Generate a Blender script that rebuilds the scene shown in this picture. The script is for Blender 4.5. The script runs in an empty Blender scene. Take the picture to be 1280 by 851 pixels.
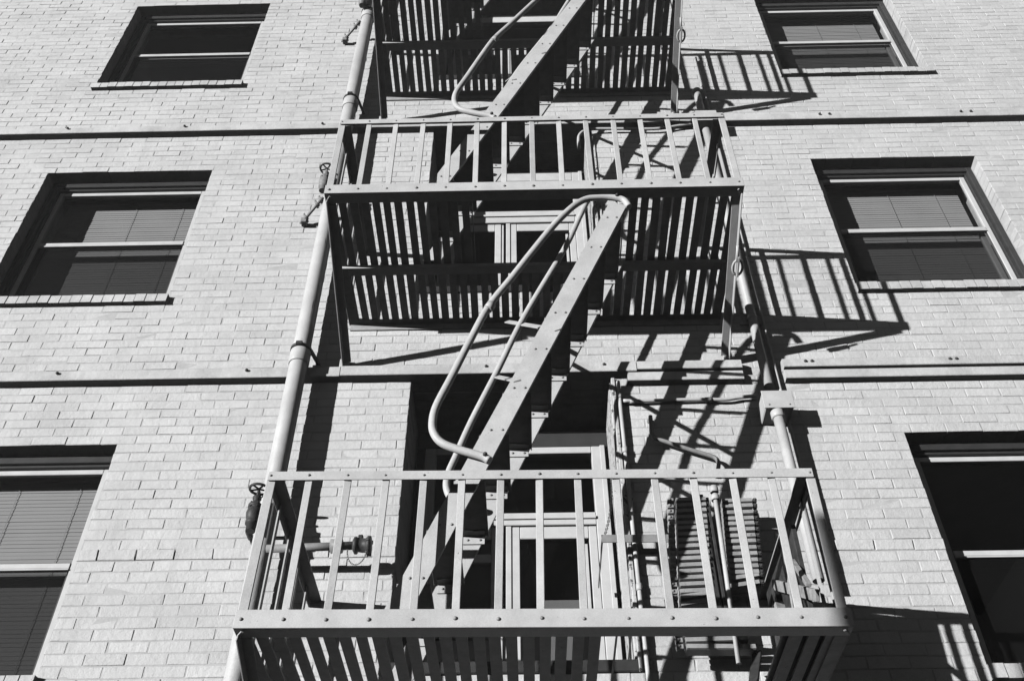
import bpy, math, random
import numpy as np
from mathutils import Vector, Matrix

random.seed(7)
rng = np.random.default_rng(11)
S = bpy.context.scene
C = S.collection

# ------------------------------------------------------------------ camera
R = np.array([[0.99979345, 0.02005084, -0.00332038],
              [0.01638825, -0.69873049, 0.71519727],
              [-0.01202026, 0.71510396, 0.69891476]])
CAM = np.array([0.0, -4.65, 1.6])
FPX = 1244.0
cam = bpy.data.cameras.new('camera')
camo = bpy.data.objects.new('camera', cam)
C.objects.link(camo)
M = Matrix(((R[0][0], R[1][0], -R[2][0], CAM[0]),
            (R[0][1], R[1][1], -R[2][1], CAM[1]),
            (R[0][2], R[1][2], -R[2][2], CAM[2]), (0, 0, 0, 1)))
camo.matrix_world = M
cam.sensor_width = 36
cam.lens = FPX / 1280 * 36
cam.clip_end = 3000
S.camera = camo


def P(px, py, y):
    """point of the plane y = const seen at a pixel of the 1280x851 photograph (used to read off measurements)"""
    d = R.T @ np.array([(px - 640) / FPX, (425.5 - py) / FPX, 1.0])
    t = (y - CAM[1]) / d[1]
    return Vector(CAM + t * d)


# ------------------------------------------------------------------ materials
def new_mat(name):
    m = bpy.data.materials.new(name)
    m.use_nodes = True
    nt = m.node_tree
    return m, nt, nt.nodes['Principled BSDF']


def grey(v):
    return (v, v, v, 1)


def paint(name, base, dark, rough=0.55, scale=6.0, amount=0.5, chip=None, bump=0.15, bscale=120, metallic=0.0, chipcol=0.05, streak=False, attr=None, grain=0.0, bdist=0.004):
    """procedural paint / stone: two greys mixed by noise, optional small chips, fine bump"""
    m, nt, b = new_mat(name)
    N, L = nt.nodes, nt.links
    tc = N.new('ShaderNodeTexCoord')
    geo = N.new('ShaderNodeNewGeometry')
    n1 = N.new('ShaderNodeTexNoise')
    n1.inputs['Scale'].default_value = scale
    n1.inputs['Detail'].default_value = 8
    n1.inputs['Roughness'].default_value = 0.65
    L.new(geo.outputs['Position'], n1.inputs['Vector'])
    r1 = N.new('ShaderNodeValToRGB')
    r1.color_ramp.elements[0].position = 0.32
    r1.color_ramp.elements[1].position = 0.62
    r1.color_ramp.elements[0].color = grey(dark)
    r1.color_ramp.elements[1].color = grey(base)
    L.new(n1.outputs['Fac'], r1.inputs['Fac'])
    col = r1.outputs['Color']
    if attr:
        at = N.new('ShaderNodeAttribute')
        at.attribute_name = attr
        mx = N.new('ShaderNodeMixRGB')
        mx.blend_type = 'MULTIPLY'
        mx.inputs['Fac'].default_value = 1
        L.new(col, mx.inputs['Color1'])
        L.new(at.outputs['Color'], mx.inputs['Color2'])
        col = mx.outputs['Color']
    if grain:
        ng = N.new('ShaderNodeTexNoise')
        ng.inputs['Scale'].default_value = 170
        ng.inputs['Detail'].default_value = 4
        ng.inputs['Roughness'].default_value = 0.8
        L.new(geo.outputs['Position'], ng.inputs['Vector'])
        mr = N.new('ShaderNodeMapRange')
        mr.inputs['From Min'].default_value = 0.3
        mr.inputs['From Max'].default_value = 0.7
        mr.inputs['To Min'].default_value = 1 - grain
        mr.inputs['To Max'].default_value = 1 + grain * 0.5
        L.new(ng.outputs['Fac'], mr.inputs['Value'])
        mx = N.new('ShaderNodeMixRGB')
        mx.blend_type = 'MULTIPLY'
        mx.inputs['Fac'].default_value = 1
        L.new(col, mx.inputs['Color1'])
        L.new(mr.outputs['Result'], mx.inputs['Color2'])
        col = mx.outputs['Color']
    if streak:
        mp = N.new('ShaderNodeMapping')
        mp.inputs['Scale'].default_value = (9, 9, 0.8)
        L.new(geo.outputs['Position'], mp.inputs['Vector'])
        n2 = N.new('ShaderNodeTexNoise')
        n2.inputs['Scale'].default_value = 1.0
        n2.inputs['Detail'].default_value = 7
        n2.inputs['Roughness'].default_value = 0.7
        L.new(mp.outputs['Vector'], n2.inputs['Vector'])
        r2 = N.new('ShaderNodeValToRGB')
        r2.color_ramp.elements[0].position = 0.55
        r2.color_ramp.elements[1].position = 0.74
        r2.color_ramp.elements[0].color = grey(0)
        r2.color_ramp.elements[1].color = grey(0.55)
        L.new(n2.outputs['Fac'], r2.inputs['Fac'])
        mx = N.new('ShaderNodeMixRGB')
        L.new(r2.outputs['Color'], mx.inputs['Fac'])
        L.new(col, mx.inputs['Color1'])
        mx.inputs['Color2'].default_value = grey(base * 0.62)
        col = mx.outputs['Color']
    if chip:
        n3 = N.new('ShaderNodeTexNoise')
        n3.inputs['Scale'].default_value = chip[0]
        n3.inputs['Detail'].default_value = 6
        n3.inputs['Roughness'].default_value = 0.7
        L.new(geo.outputs['Position'], n3.inputs['Vector'])
        r3 = N.new('ShaderNodeValToRGB')
        r3.color_ramp.elements[0].position = chip[1]
        r3.color_ramp.elements[1].position = chip[1] + 0.025
        r3.color_ramp.elements[0].color = grey(0)
        r3.color_ramp.elements[1].color = grey(1)
        L.new(n3.outputs['Fac'], r3.inputs['Fac'])
        mx = N.new('ShaderNodeMixRGB')
        L.new(r3.outputs['Color'], mx.inputs['Fac'])
        L.new(col, mx.inputs['Color1'])
        mx.inputs['Color2'].default_value = grey(chipcol)
        col = mx.outputs['Color']
    L.new(col, b.inputs['Base Color'])
    b.inputs['Roughness'].default_value = rough
    b.inputs['Metallic'].default_value = metallic
    b.inputs['Specular IOR Level'].default_value = 0.35
    if bump:
        n4 = N.new('ShaderNodeTexNoise')
        n4.inputs['Scale'].default_value = bscale
        n4.inputs['Detail'].default_value = 5
        n4.inputs['Roughness'].default_value = 0.7
        L.new(geo.outputs['Position'], n4.inputs['Vector'])
        bp = N.new('ShaderNodeBump')
        bp.inputs['Strength'].default_value = bump
        bp.inputs['Distance'].default_value = bdist
        L.new(n4.outputs['Fac'], bp.inputs['Height'])
        L.new(bp.outputs['Normal'], b.inputs['Normal'])
    return m


MT = {}
MT['brick'] = paint('painted_brick', 0.80, 0.66, 0.75, 2.3, chip=(30, 0.71), bump=0.55, bscale=26, chipcol=0.36, streak=True, attr='tone', grain=0.16, bdist=0.012)
MT['mortar'] = paint('painted_mortar', 0.66, 0.50, 0.85, 9, chip=(30, 0.72), bump=0.5, bscale=60, chipcol=0.2)
MT['ledge'] = paint('ledge_paint', 0.78, 0.54, 0.7, 4, chip=(22, 0.70), bump=0.5, bscale=24, chipcol=0.22, streak=True, grain=0.14, bdist=0.010)
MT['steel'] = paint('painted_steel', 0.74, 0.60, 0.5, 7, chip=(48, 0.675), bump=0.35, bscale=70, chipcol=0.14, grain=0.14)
MT['under'] = paint('shaded_steel', 0.52, 0.36, 0.6, 12, chip=(45, 0.68), bump=0.25, bscale=90, chipcol=0.08)  # greyer steel for slats, treads, end beams, with underside shade in its colour
MT['bolt'] = paint('bolt_steel', 0.42, 0.25, 0.5, 30, bump=0)
MT['pipe'] = paint('painted_pipe', 0.74, 0.60, 0.45, 6, chip=(36, 0.69), bump=0.3, bscale=60, chipcol=0.15, grain=0.12)
MT['dark'] = paint('dark_iron', 0.075, 0.035, 0.5, 20, bump=0.2)
MT['iron'] = paint('grey_iron', 0.38, 0.27, 0.45, 18, chip=(60, 0.66), bump=0.25)
MT['rung'] = paint('worn_bar_metal', 0.50, 0.34, 0.5, 14, chip=(55, 0.64), bump=0.3, grain=0.15)
MT['headtrim'] = paint('grey_head_trim', 0.06, 0.045, 0.6, 10, bump=0.2)
MT['frame'] = paint('dark_window_paint', 0.055, 0.038, 0.6, 14, bump=0.2)
MT['sash'] = paint('white_sash_paint', 0.78, 0.66, 0.45, 8, chip=(60, 0.72), bump=0.12, chipcol=0.25)
MT['blind'] = paint('blind_slats', 0.62, 0.57, 0.6, 3, bump=0)
MT['room'] = paint('dim_interior', 0.6, 0.5, 0.9, 2, bump=0)
MT['wood'] = paint('weathered_board', 0.50, 0.26, 0.8, 25, chip=(40, 0.66), bump=0.4, bscale=50)
MT['board'] = paint('grey_panel', 0.30, 0.26, 0.7, 3, bump=0)
MT['peel'] = paint('peeling_wood_paint', 0.70, 0.50, 0.7, 14, chip=(26, 0.56), bump=0.5, bscale=40, chipcol=0.12)
MT['asphalt'] = paint('asphalt', 0.055, 0.04, 0.9, 8, bump=0.4)
MT['concrete'] = paint('pavement_concrete', 0.26, 0.2, 0.9, 3, bump=0.3)


def glass_mat(name, tint):
    m = bpy.data.materials.new(name)
    m.use_nodes = True
    nt = m.node_tree
    N, L = nt.nodes, nt.links
    N.remove(N['Principled BSDF'])
    out = N['Material Output']
    t = N.new('ShaderNodeBsdfTransparent')
    t.inputs['Color'].default_value = grey(tint)
    g = N.new('ShaderNodeBsdfGlossy')
    g.inputs['Roughness'].default_value = 0.02
    g.inputs['Color'].default_value = grey(0.9)
    lw = N.new('ShaderNodeLayerWeight')                 # Schlick fresnel, the same from both sides of the single sheet
    lw.inputs['Blend'].default_value = 0.5
    pw = N.new('ShaderNodeMath')
    pw.operation = 'POWER'
    pw.inputs[1].default_value = 5
    L.new(lw.outputs['Facing'], pw.inputs[0])
    f = N.new('ShaderNodeMath')
    f.operation = 'MULTIPLY_ADD'
    f.inputs[1].default_value = 0.92
    f.inputs[2].default_value = 0.06
    L.new(pw.outputs[0], f.inputs[0])
    tc = N.new('ShaderNodeNewGeometry')
    n = N.new('ShaderNodeTexNoise')
    n.inputs['Scale'].default_value = 1.3
    L.new(tc.outputs['Position'], n.inputs['Vector'])
    bp = N.new('ShaderNodeBump')
    bp.inputs['Strength'].default_value = 0.1
    bp.inputs['Distance'].default_value = 0.02
    L.new(n.outputs['Fac'], bp.inputs['Height'])
    L.new(bp.outputs['Normal'], g.inputs['Normal'])
    mx = N.new('ShaderNodeMixShader')
    L.new(f.outputs[0], mx.inputs['Fac'])
    L.new(t.outputs['BSDF'], mx.inputs[1])
    L.new(g.outputs['BSDF'], mx.inputs[2])
    L.new(mx.outputs['Shader'], out.inputs['Surface'])
    return m


MT['glass'] = glass_mat('window_glass', 0.78)


def screen_mat(name, open_):
    m = bpy.data.materials.new(name)
    m.use_nodes = True
    nt = m.node_tree
    N, L = nt.nodes, nt.links
    b = N['Principled BSDF']
    b.inputs['Base Color'].default_value = grey(0.012)
    b.inputs['Specular IOR Level'].default_value = 0.0
    b.inputs['Roughness'].default_value = 0.8
    t = N.new('ShaderNodeBsdfTransparent')
    mx = N.new('ShaderNodeMixShader')
    mx.inputs['Fac'].default_value = 1 - open_
    L.new(t.outputs['BSDF'], mx.inputs[1])
    L.new(b.outputs['BSDF'], mx.inputs[2])
    L.new(mx.outputs['Shader'], N['Material Output'].inputs['Surface'])
    return m


MT['screen'] = screen_mat('insect_mesh', 0.40)


# ------------------------------------------------------------------ mesh helpers
class MB:
    """collects shapes and links them as ONE mesh object"""

    def __init__(self):
        self.v, self.f, self.sm = [], [], []

    def add(self, vs, fs, smooth=False):
        o = len(self.v)
        self.v += [tuple(p) for p in vs]
        self.f += [tuple(i + o for i in q) for q in fs]
        self.sm += [smooth] * len(fs)
        return self

    def box(self, x0, x1, y0, y1, z0, z1, bev=0.0):
        if bev <= 0:
            vs = [(x, y, z) for z in (z0, z1) for y in (y0, y1) for x in (x0, x1)]
            fs = [(0, 2, 3, 1), (4, 5, 7, 6), (0, 1, 5, 4), (2, 6, 7, 3), (0, 4, 6, 2), (1, 3, 7, 5)]
            return self.add(vs, fs)
        c = Vector(((x0 + x1) / 2, (y0 + y1) / 2, (z0 + z1) / 2))
        return self.bbox(c, Vector((1, 0, 0)), Vector((0, 1, 0)), Vector((0, 0, 1)), (x1 - x0) / 2, (y1 - y0) / 2, (z1 - z0) / 2, bev)

    def quad(self, x0, x1, y, z0, z1):
        return self.add([(x0, y, z0), (x1, y, z0), (x1, y, z1), (x0, y, z1)], [(0, 1, 2, 3)])

    def bbox(self, c, ax, ay, az, hx, hy, hz, bev=0.002):
        """oriented box with chamfered edges"""
        b = min(bev, hx * 0.45, hy * 0.45, hz * 0.45)
        vs, idx = [], {}
        for sx in (-1, 1):
            for sy in (-1, 1):
                for sz in (-1, 1):
                    for k in range(3):
                        h = [hx - b, hy - b, hz - b]
                        h[k] += b
                        idx[(sx, sy, sz, k)] = len(vs)
                        vs.append(c + ax * (sx * h[0]) + ay * (sy * h[1]) + az * (sz * h[2]))
        fs = []
        I = idx
        for s in (-1, 1):
            q = [I[(s, -1, -1, 0)], I[(s, 1, -1, 0)], I[(s, 1, 1, 0)], I[(s, -1, 1, 0)]]
            fs.append(q if s > 0 else q[::-1])
            q = [I[(-1, s, -1, 1)], I[(1, s, -1, 1)], I[(1, s, 1, 1)], I[(-1, s, 1, 1)]]
            fs.append(q[::-1] if s > 0 else q)
            q = [I[(-1, -1, s, 2)], I[(1, -1, s, 2)], I[(1, 1, s, 2)], I[(-1, 1, s, 2)]]
            fs.append(q if s > 0 else q[::-1])
        for a in (-1, 1):
            for d in (-1, 1):
                q = [I[(a, d, -1, 0)], I[(a, d, -1, 1)], I[(a, d, 1, 1)], I[(a, d, 1, 0)]]
                fs.append(q if a * d < 0 else q[::-1])
                q = [I[(a, -1, d, 0)], I[(a, 1, d, 0)], I[(a, 1, d, 2)], I[(a, -1, d, 2)]]
                fs.append(q if a * d < 0 else q[::-1])
                q = [I[(-1, a, d, 1)], I[(-1, a, d, 2)], I[(1, a, d, 2)], I[(1, a, d, 1)]]
                fs.append(q if a * d < 0 else q[::-1])
                for s in (-1, 1):
                    pass
        for sx in (-1, 1):
            for sy in (-1, 1):
                for sz in (-1, 1):
                    q = [I[(sx, sy, sz, 0)], I[(sx, sy, sz, 1)], I[(sx, sy, sz, 2)]]
                    fs.append(q if sx * sy * sz > 0 else q[::-1])
        return self.add(vs, fs)

    def bar(self, p0, p1, w, t, up=(0, 0, 1), bev=0.0015):
        """flat bar from p0 to p1; w along the side direction, t along 'up'"""
        p0, p1 = Vector(p0), Vector(p1)
        a = (p1 - p0)
        L = a.length
        a.normalize()
        u = Vector(up)
        u = (u - a * u.dot(a)).normalized()
        s = a.cross(u)
        return self.bbox((p0 + p1) / 2, a, s * -1, u, L / 2, w / 2, t / 2, bev) if False else self.bbox((p0 + p1) / 2, a, u, s, L / 2, t / 2, w / 2, bev)

    def tube(self, pts, r, n=14, caps=True, radii=None):
        pts = [Vector(p) for p in pts]
        k = len(pts)
        tang = []
        for i in range(k):
            a = pts[max(i - 1, 0)]
            b = pts[min(i + 1, k - 1)]
            tang.append((b - a).normalized())
        ref = Vector((0, 0, 1)) if abs(tang[0].z) < 0.9 else Vector((1, 0, 0))
        u = (ref - tang[0] * ref.dot(tang[0])).normalized()
        vs = []
        for i in range(k):
            u = (u - tang[i] * u.dot(tang[i])).normalized()
            w = tang[i].cross(u)
            rr = radii[i] if radii else r
            for j in range(n):
                an = 2 * math.pi * j / n
                vs.append(pts[i] + u * (math.cos(an) * rr) + w * (math.sin(an) * rr))
        fs = []
        for i in range(k - 1):
            for j in range(n):
                j2 = (j + 1) % n
                fs.append((i * n + j, i * n + j2, (i + 1) * n + j2, (i + 1) * n + j))
        self.add(vs, fs, True)
        if caps:
            o = len(self.v) - len(vs)
            self.f.append(tuple(o + j for j in range(n))[::-1])
            self.f.append(tuple(o + (k - 1) * n + j for j in range(n)))
            self.sm += [False, False]
        return self

    def cyl(self, p0, p1, r, n=14):
        return self.tube([p0, p1], r, n)

    def dome(self, c, ax, r, h, n=8):
        """rivet head on a surface point c with outward normal ax"""
        c, ax = Vector(c), Vector(ax).normalized()
        return self.tube([c - ax * 0.002, c + ax * h * 0.45, c + ax * h * 0.8, c + ax * h], r, n, True, [r, r * 0.92, r * 0.6, r * 0.2])

    def prism(self, poly, axis_pt, t):
        """polygon (list of 3-D points) extruded by vector t"""
        t = Vector(t)
        n = len(poly)
        vs = [Vector(p) for p in poly] + [Vector(p) + t for p in poly]
        fs = [tuple(range(n))[::-1], tuple(range(n, 2 * n))]
        for i in range(n):
            j = (i + 1) % n
            fs.append((i, j, n + j, n + i))
        return self.add(vs, fs)

    def mesh(self, name, mat):
        me = bpy.data.meshes.new(name)
        me.from_pydata([tuple(v) for v in self.v], [], self.f)
        me.polygons.foreach_set('use_smooth', self.sm)
        me.materials.append(MT[mat])
        me.update()
        return me

    def build(self, name, mat, parent=None):
        o = bpy.data.objects.new(name, self.mesh(name, mat))
        C.objects.link(o)
        if parent:
            o.parent = parent
        return o


def inst(name, me, loc, parent=None):
    """another object with the same mesh data"""
    o = bpy.data.objects.new(name, me)
    C.objects.link(o)
    o.location = loc
    if parent:
        o.parent = parent
    return o


def tag(o, label=None, cat=None, group=None, kind=None):
    if label:
        o['label'] = label
    if cat:
        o['category'] = cat
    if group:
        o['group'] = group
    if kind:
        o['kind'] = kind
    return o


def empty(name, loc, label, cat, group=None):
    o = bpy.data.objects.new(name, None)
    C.objects.link(o)
    o.location = loc
    o.empty_display_size = 0.2
    return tag(o, label, cat, group)


def copy_tree(o, parent=None):
    c = o.copy()
    C.objects.link(c)
    c.parent = parent
    for ch in list(o.children):
        copy_tree(ch, c)
    return c


def smooth_pts(pts, n=6):
    """Catmull-Rom through the points"""
    pts = [Vector(p) for p in pts]
    q = [pts[0] * 2 - pts[1]] + pts + [pts[-1] * 2 - pts[-2]]
    out = []
    for i in range(1, len(q) - 2):
        a, b, c, d = q[i - 1], q[i], q[i + 1], q[i + 2]
        for k in range(n):
            t = k / n
            out.append(0.5 * ((2 * b) + (c - a) * t + (2 * a - 5 * b + 4 * c - d) * t * t + (3 * b - a - 3 * c + d) * t ** 3))
    out.append(pts[-1])
    return out


# ------------------------------------------------------------------ levels
CH = 0.0672                      # one brick course
HF = 41 * CH                     # storey height 2.755
HEAD = [5.330, 5.330 + HF, 5.330 + 2 * HF]          # window heads, lower to upper
ZC0 = 5.330 - 79 * CH            # course zero
LW = (-3.750, -2.450)
RW = (2.268, 3.560)
RWL = [(2.250, 3.545), (2.280, 3.560), (2.292, 3.590)]
DX = (-0.712, 0.552)
DTOP = [h + 7 * CH for h in HEAD]                   # door recess heads = ledge undersides
PZ = [3.522, 6.302, 9.085]                          # balcony beam undersides
WX = 5.6
WTOP = 12.9
REC = [0.46, 0.38, 0.40]                            # depth of the door recesses
sillz = [h - 23 * CH for h in HEAD]
openings = []                                       # x0,x1,z0,z1
for i in range(3):
    for w in (LW, RWL[i]):
        openings.append((w[0], w[1], sillz[i], HEAD[i], 'w'))
    openings.append((DX[0], DX[1], DTOP[i] - 29 * CH, DTOP[i], REC[i]))

bld = empty('brick_building', (0, 0, 0), 'white painted brick apartment building with sash windows and recessed balcony doors', 'building')

# ------------------------------------------------------------------ brick wall
BL = 0.2105
verts, faces, tone = [], [], []


def add_brick(x0, x1, z0, z1, yf, yb, tn, tilt=0.0):
    g = random.choice((0.0022, 0.0028, 0.0032))
    b = random.uniform(0.0020, 0.0034)
    x0 += g + random.uniform(-.0012, .0016)
    x1 -= g + random.uniform(-.0012, .0016)
    z0 += g + random.uniform(-.0012, .0012)
    z1 -= g + random.uniform(-.0012, .0012)
    if x1 - x0 < 0.015:
        return
    o = len(verts)
    j = lambda: random.uniform(-.0015, .0015)
    verts.extend([(x0, yb, z0), (x1, yb, z0), (x1, yb, z1), (x0, yb, z1)])
    verts.extend([(x0 + j(), yf + b, z0 + j()), (x1 + j(), yf + b, z0 + j()), (x1 + j(), yf + b - tilt, z1 + j()), (x0 + j(), yf + b - tilt, z1 + j())])
    verts.extend([(x0 + b, yf + j(), z0 + b), (x1 - b, yf + j(), z0 + b), (x1 - b, yf + j() - tilt, z1 - b), (x0 + b, yf + j() - tilt, z1 - b)])
    faces.append((o + 8, o + 9, o + 10, o + 11))
    for k in range(4):
        k2 = (k + 1) % 4
        faces.append((o + 4 + k, o + 4 + k2, o + 8 + k2, o + 8 + k))
        faces.append((o + k, o + k2, o + 4 + k2, o + 4 + k))
    tone.extend([tn] * 9)


ncourse = int((WTOP - ZC0) / CH)
LEDGE_Z = [DTOP[0], DTOP[1]]
for r in range(ncourse):
    z0 = ZC0 + r * CH
    z1 = z0 + CH
    zm = (z0 + z1) / 2
    cuts = []
    for (a, b_, c, d, kd) in openings:
        if c < zm < d:
            cuts.append((a, b_, kd))
    off = (r % 2) * BL / 2 + random.uniform(-.008, .008)
    n = int(2 * WX / BL) + 2
    # a course that bulges at the floor lines
    lev = min(abs(zm - (HEAD[i] - 0.80)) for i in range(1))
    bulge = 0.009 if lev < CH / 2 else 0.0
    x = -WX - off
    for k in range(n):
        L = BL
        xa, xb = x, x + L
        x = xb
        segs = [(max(xa, -WX), min(xb, WX), 0.10)]
        for (a, b_, kd) in cuts:
            ns = []
            for (sa, sb, dp) in segs:
                if sb <= a or sa >= b_:
                    ns.append((sa, sb, dp))
                    continue
                dd = 0.10 if kd == 'w' else kd
                if sa < a:
                    ns.append((sa, a, dd))
                if sb > b_:
                    ns.append((b_, sb, dd))
            segs = ns
        for (sa, sb, dp) in segs:
            if sb - sa < 0.02:
                continue
            t_ = random.gauss(1.0, 0.026)
            if random.random() < 0.03:
                t_ -= 0.05
            add_brick(sa, sb, z0, z1, random.uniform(-.0020, .0012) - bulge * 0.4, dp, t_, bulge)
me = bpy.data.meshes.new('brick_wall')
me.from_pydata(verts, [], faces)
ca = me.color_attributes.new('tone', 'FLOAT_COLOR', 'CORNER')
tn = np.repeat(np.array(tone, dtype=np.float32), 4)
ca.data.foreach_set('color', np.stack([tn, tn, tn, np.ones_like(tn)], 1).ravel())
me.materials.append(MT['brick'])
wall = bpy.data.objects.new('brick_wall', me)
C.objects.link(wall)
wall.parent = bld

# backing of mortar with holes and reveals
mb = MB()
xs = sorted({-WX, WX} | {o[0] - .004 for o in openings} | {o[1] + .004 for o in openings})
zs = sorted({0.0, WTOP} | {o[2] - .004 for o in openings} | {o[3] + .004 for o in openings})
for i in range(len(xs) - 1):
    for j in range(len(zs) - 1):
        xm, zm = (xs[i] + xs[i + 1]) / 2, (zs[j] + zs[j + 1]) / 2
        if any(o[0] < xm < o[1] and o[2] < zm < o[3] for o in openings):
            continue
        mb.add([(xs[i], .0018, zs[j]), (xs[i + 1], .0018, zs[j]), (xs[i + 1], .0018, zs[j + 1]), (xs[i], .0018, zs[j + 1])], [(0, 1, 2, 3)])
for (a, b_, c, d, kd) in openings:
    a -= .004; b_ += .004; c -= .004; d += .004
    dp = 0.36 if kd == 'w' else kd + .10
    mb.add([(a, .0018, c), (a, .0018, d), (a, dp, d), (a, dp, c)], [(0, 1, 2, 3)])
    mb.add([(b_, .0018, c), (b_, .0018, d), (b_, dp, d), (b_, dp, c)], [(3, 2, 1, 0)])
    mb.add([(a, .0018, d), (b_, .0018, d), (b_, dp, d), (a, dp, d)], [(0, 1, 2, 3)])
    mb.add([(a, .0018, c), (b_, .0018, c), (b_, dp, c), (a, dp, c)], [(3, 2, 1, 0)])
mb.build('mortar_bed', 'mortar', bld)

# dark rooms behind the wall (closed boxes, one per storey column)
for i in range(3):
    for w, y0 in ((LW, .37), (RWL[i], .37), (DX, REC[i] + .11)):
        m_ = MB()
        a, b_ = w[0] - .35, w[1] + .35
        c, d = HEAD[i] - 2.2, HEAD[i] + .62
        y1 = 3.2
        m_.add([(a, y0, c), (b_, y0, c), (b_, y1, c), (a, y1, c), (a, y0, d), (b_, y0, d), (b_, y1, d), (a, y1, d)],
               [(0, 1, 2, 3), (7, 6, 5, 4), (3, 2, 6, 7), (0, 3, 7, 4), (1, 5, 6, 2)])
        # front wall of the room round the opening
        oz0, oz1 = (sillz[i] - .004, HEAD[i] + .004) if w is not DX else (DTOP[i] - 29 * CH - .004, DTOP[i] + .004)
        oa, ob = w[0] - .004, w[1] + .004
        yy = y0 - .008 if w is not DX else y0 - .008
        for (p, q, s_, t_) in ((a, oa, c, d), (ob, b_, c, d), (oa, ob, oz1, d), (oa, ob, c, oz0)):
            m_.add([(p, yy, s_), (q, yy, s_), (q, yy, t_), (p, yy, t_)], [(3, 2, 1, 0)])
        m_.build('room', 'room', bld)
# side and rear of the building, roof
m_ = MB()
m_.add([(-WX, .005, 0), (-WX, 9, 0), (-WX, 9, WTOP), (-WX, .005, WTOP)], [(0, 1, 2, 3)])
m_.add([(WX, .005, 0), (WX, 9, 0), (WX, 9, WTOP), (WX, .005, WTOP)], [(3, 2, 1, 0)])
m_.add([(-WX, 9, 0), (WX, 9, 0), (WX, 9, WTOP), (-WX, 9, WTOP)], [(3, 2, 1, 0)])
m_.add([(-WX, .005, WTOP), (WX, .005, WTOP), (WX, 9, WTOP), (-WX, 9, WTOP)], [(0, 1, 2, 3)])
m_.build('building_shell', 'mortar', bld)


# ------------------------------------------------------------------ ledges (belt courses)
def ledge_piece(x0, x1, zb, zt, d, name='ledge'):
    m_ = MB()
    n = max(2, int((x1 - x0) / 0.12))
    prof = [(.02, zb), (-d + .004, zb), (-d, zb + .004), (-d, zt - .012), (-d + .012, zt), (.02, zt + .02)]
    vs = []
    for i in range(n + 1):
        x = x0 + (x1 - x0) * i / n
        jx = random.uniform(-.0012, .0012)
        for (y, z) in prof:
            vs.append((x, y + jx, z + jx * .8))
    k = len(prof)
    fs = []
    for i in range(n):
        for j in range(k - 1):
            fs.append((i * k + j, i * k + j + 1, (i + 1) * k + j + 1, (i + 1) * k + j)[::-1])
    fs.append(tuple(range(k)))
    fs.append(tuple(n * k + j for j in range(k))[::-1])
    m_.add(vs, fs)
    return m_.build(name, 'ledge', bld)


boltme = MB().dome((0, 0, 0), (0, -1, 0), .008, .007, 8).mesh('bolt', 'bolt')
smallbolt = MB().dome((0, 0, 0), (0, -1, 0), .0058, .006, 8).mesh('bolt', 'bolt')
darkbolt = MB().dome((0, 0, 0), (0, -1, 0), .011, .012, 7).mesh('bolt', 'dark')

for zi, zz in enumerate(LEDGE_Z):
    if zi == 0:
        la = ledge_piece(-WX, -1.162, zz, zz + .088, .062)
        lb = ledge_piece(-1.156, 0.700, zz, zz + .088, .068)
        lc = ledge_piece(0.705, 1.36, zz + .014, zz + .088, .068)
        ledge_piece(0.64, 1.36, zz - .066, zz + .011, .052, 'ledge_moulding')
        ld = ledge_piece(1.62, WX, zz + .014, zz + .088, .068)
        ledge_piece(1.62, WX, zz - .066, zz + .011, .052, 'ledge_moulding')
        bl = [(la, -2.95, 0), (la, -1.75, 0), (lb, -.24, 0), (lb, 0.50, 0), (ld, 1.76, 0), (ld, 1.80, 0), (ld, 2.66, 0), (ld, 2.70, 0)]
    else:
        la = ledge_piece(-WX, -1.352, zz, zz + .082, .060)
        lb = ledge_piece(-1.346, 1.30, zz, zz + .082, .062)
        ld = ledge_piece(1.306, WX, zz, zz + .090, .062)
        bl = [(la, -3.74, 0), (la, -2.77, 0), (la, -1.63, 0), (ld, 2.45, 0), (ld, 2.53, 0), (ld, 3.6, 0), (ld, 3.68, 0)]
    for (p, x, q) in bl:
        inst('bolt', darkbolt, (x, -.068, zz + .055), p)


# ------------------------------------------------------------------ windows
def ring(m_, x0, x1, z0, z1, y0, y1, ws, wt, wb, bev=.003):
    """rectangular frame: side width ws, top wt, bottom wb"""
    m_.box(x0, x0 + ws, y0, y1, z0, z1, bev)
    m_.box(x1 - ws, x1, y0, y1, z0, z1, bev)
    m_.box(x0 + ws + .0005, x1 - ws - .0005, y0 + .001, y1 - .001, z1 - wt, z1, bev)
    if wb > 0:
        m_.box(x0 + ws + .0005, x1 - ws - .0005, y0 + .001, y1 - .001, z0, z0 + wb, bev)


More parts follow.
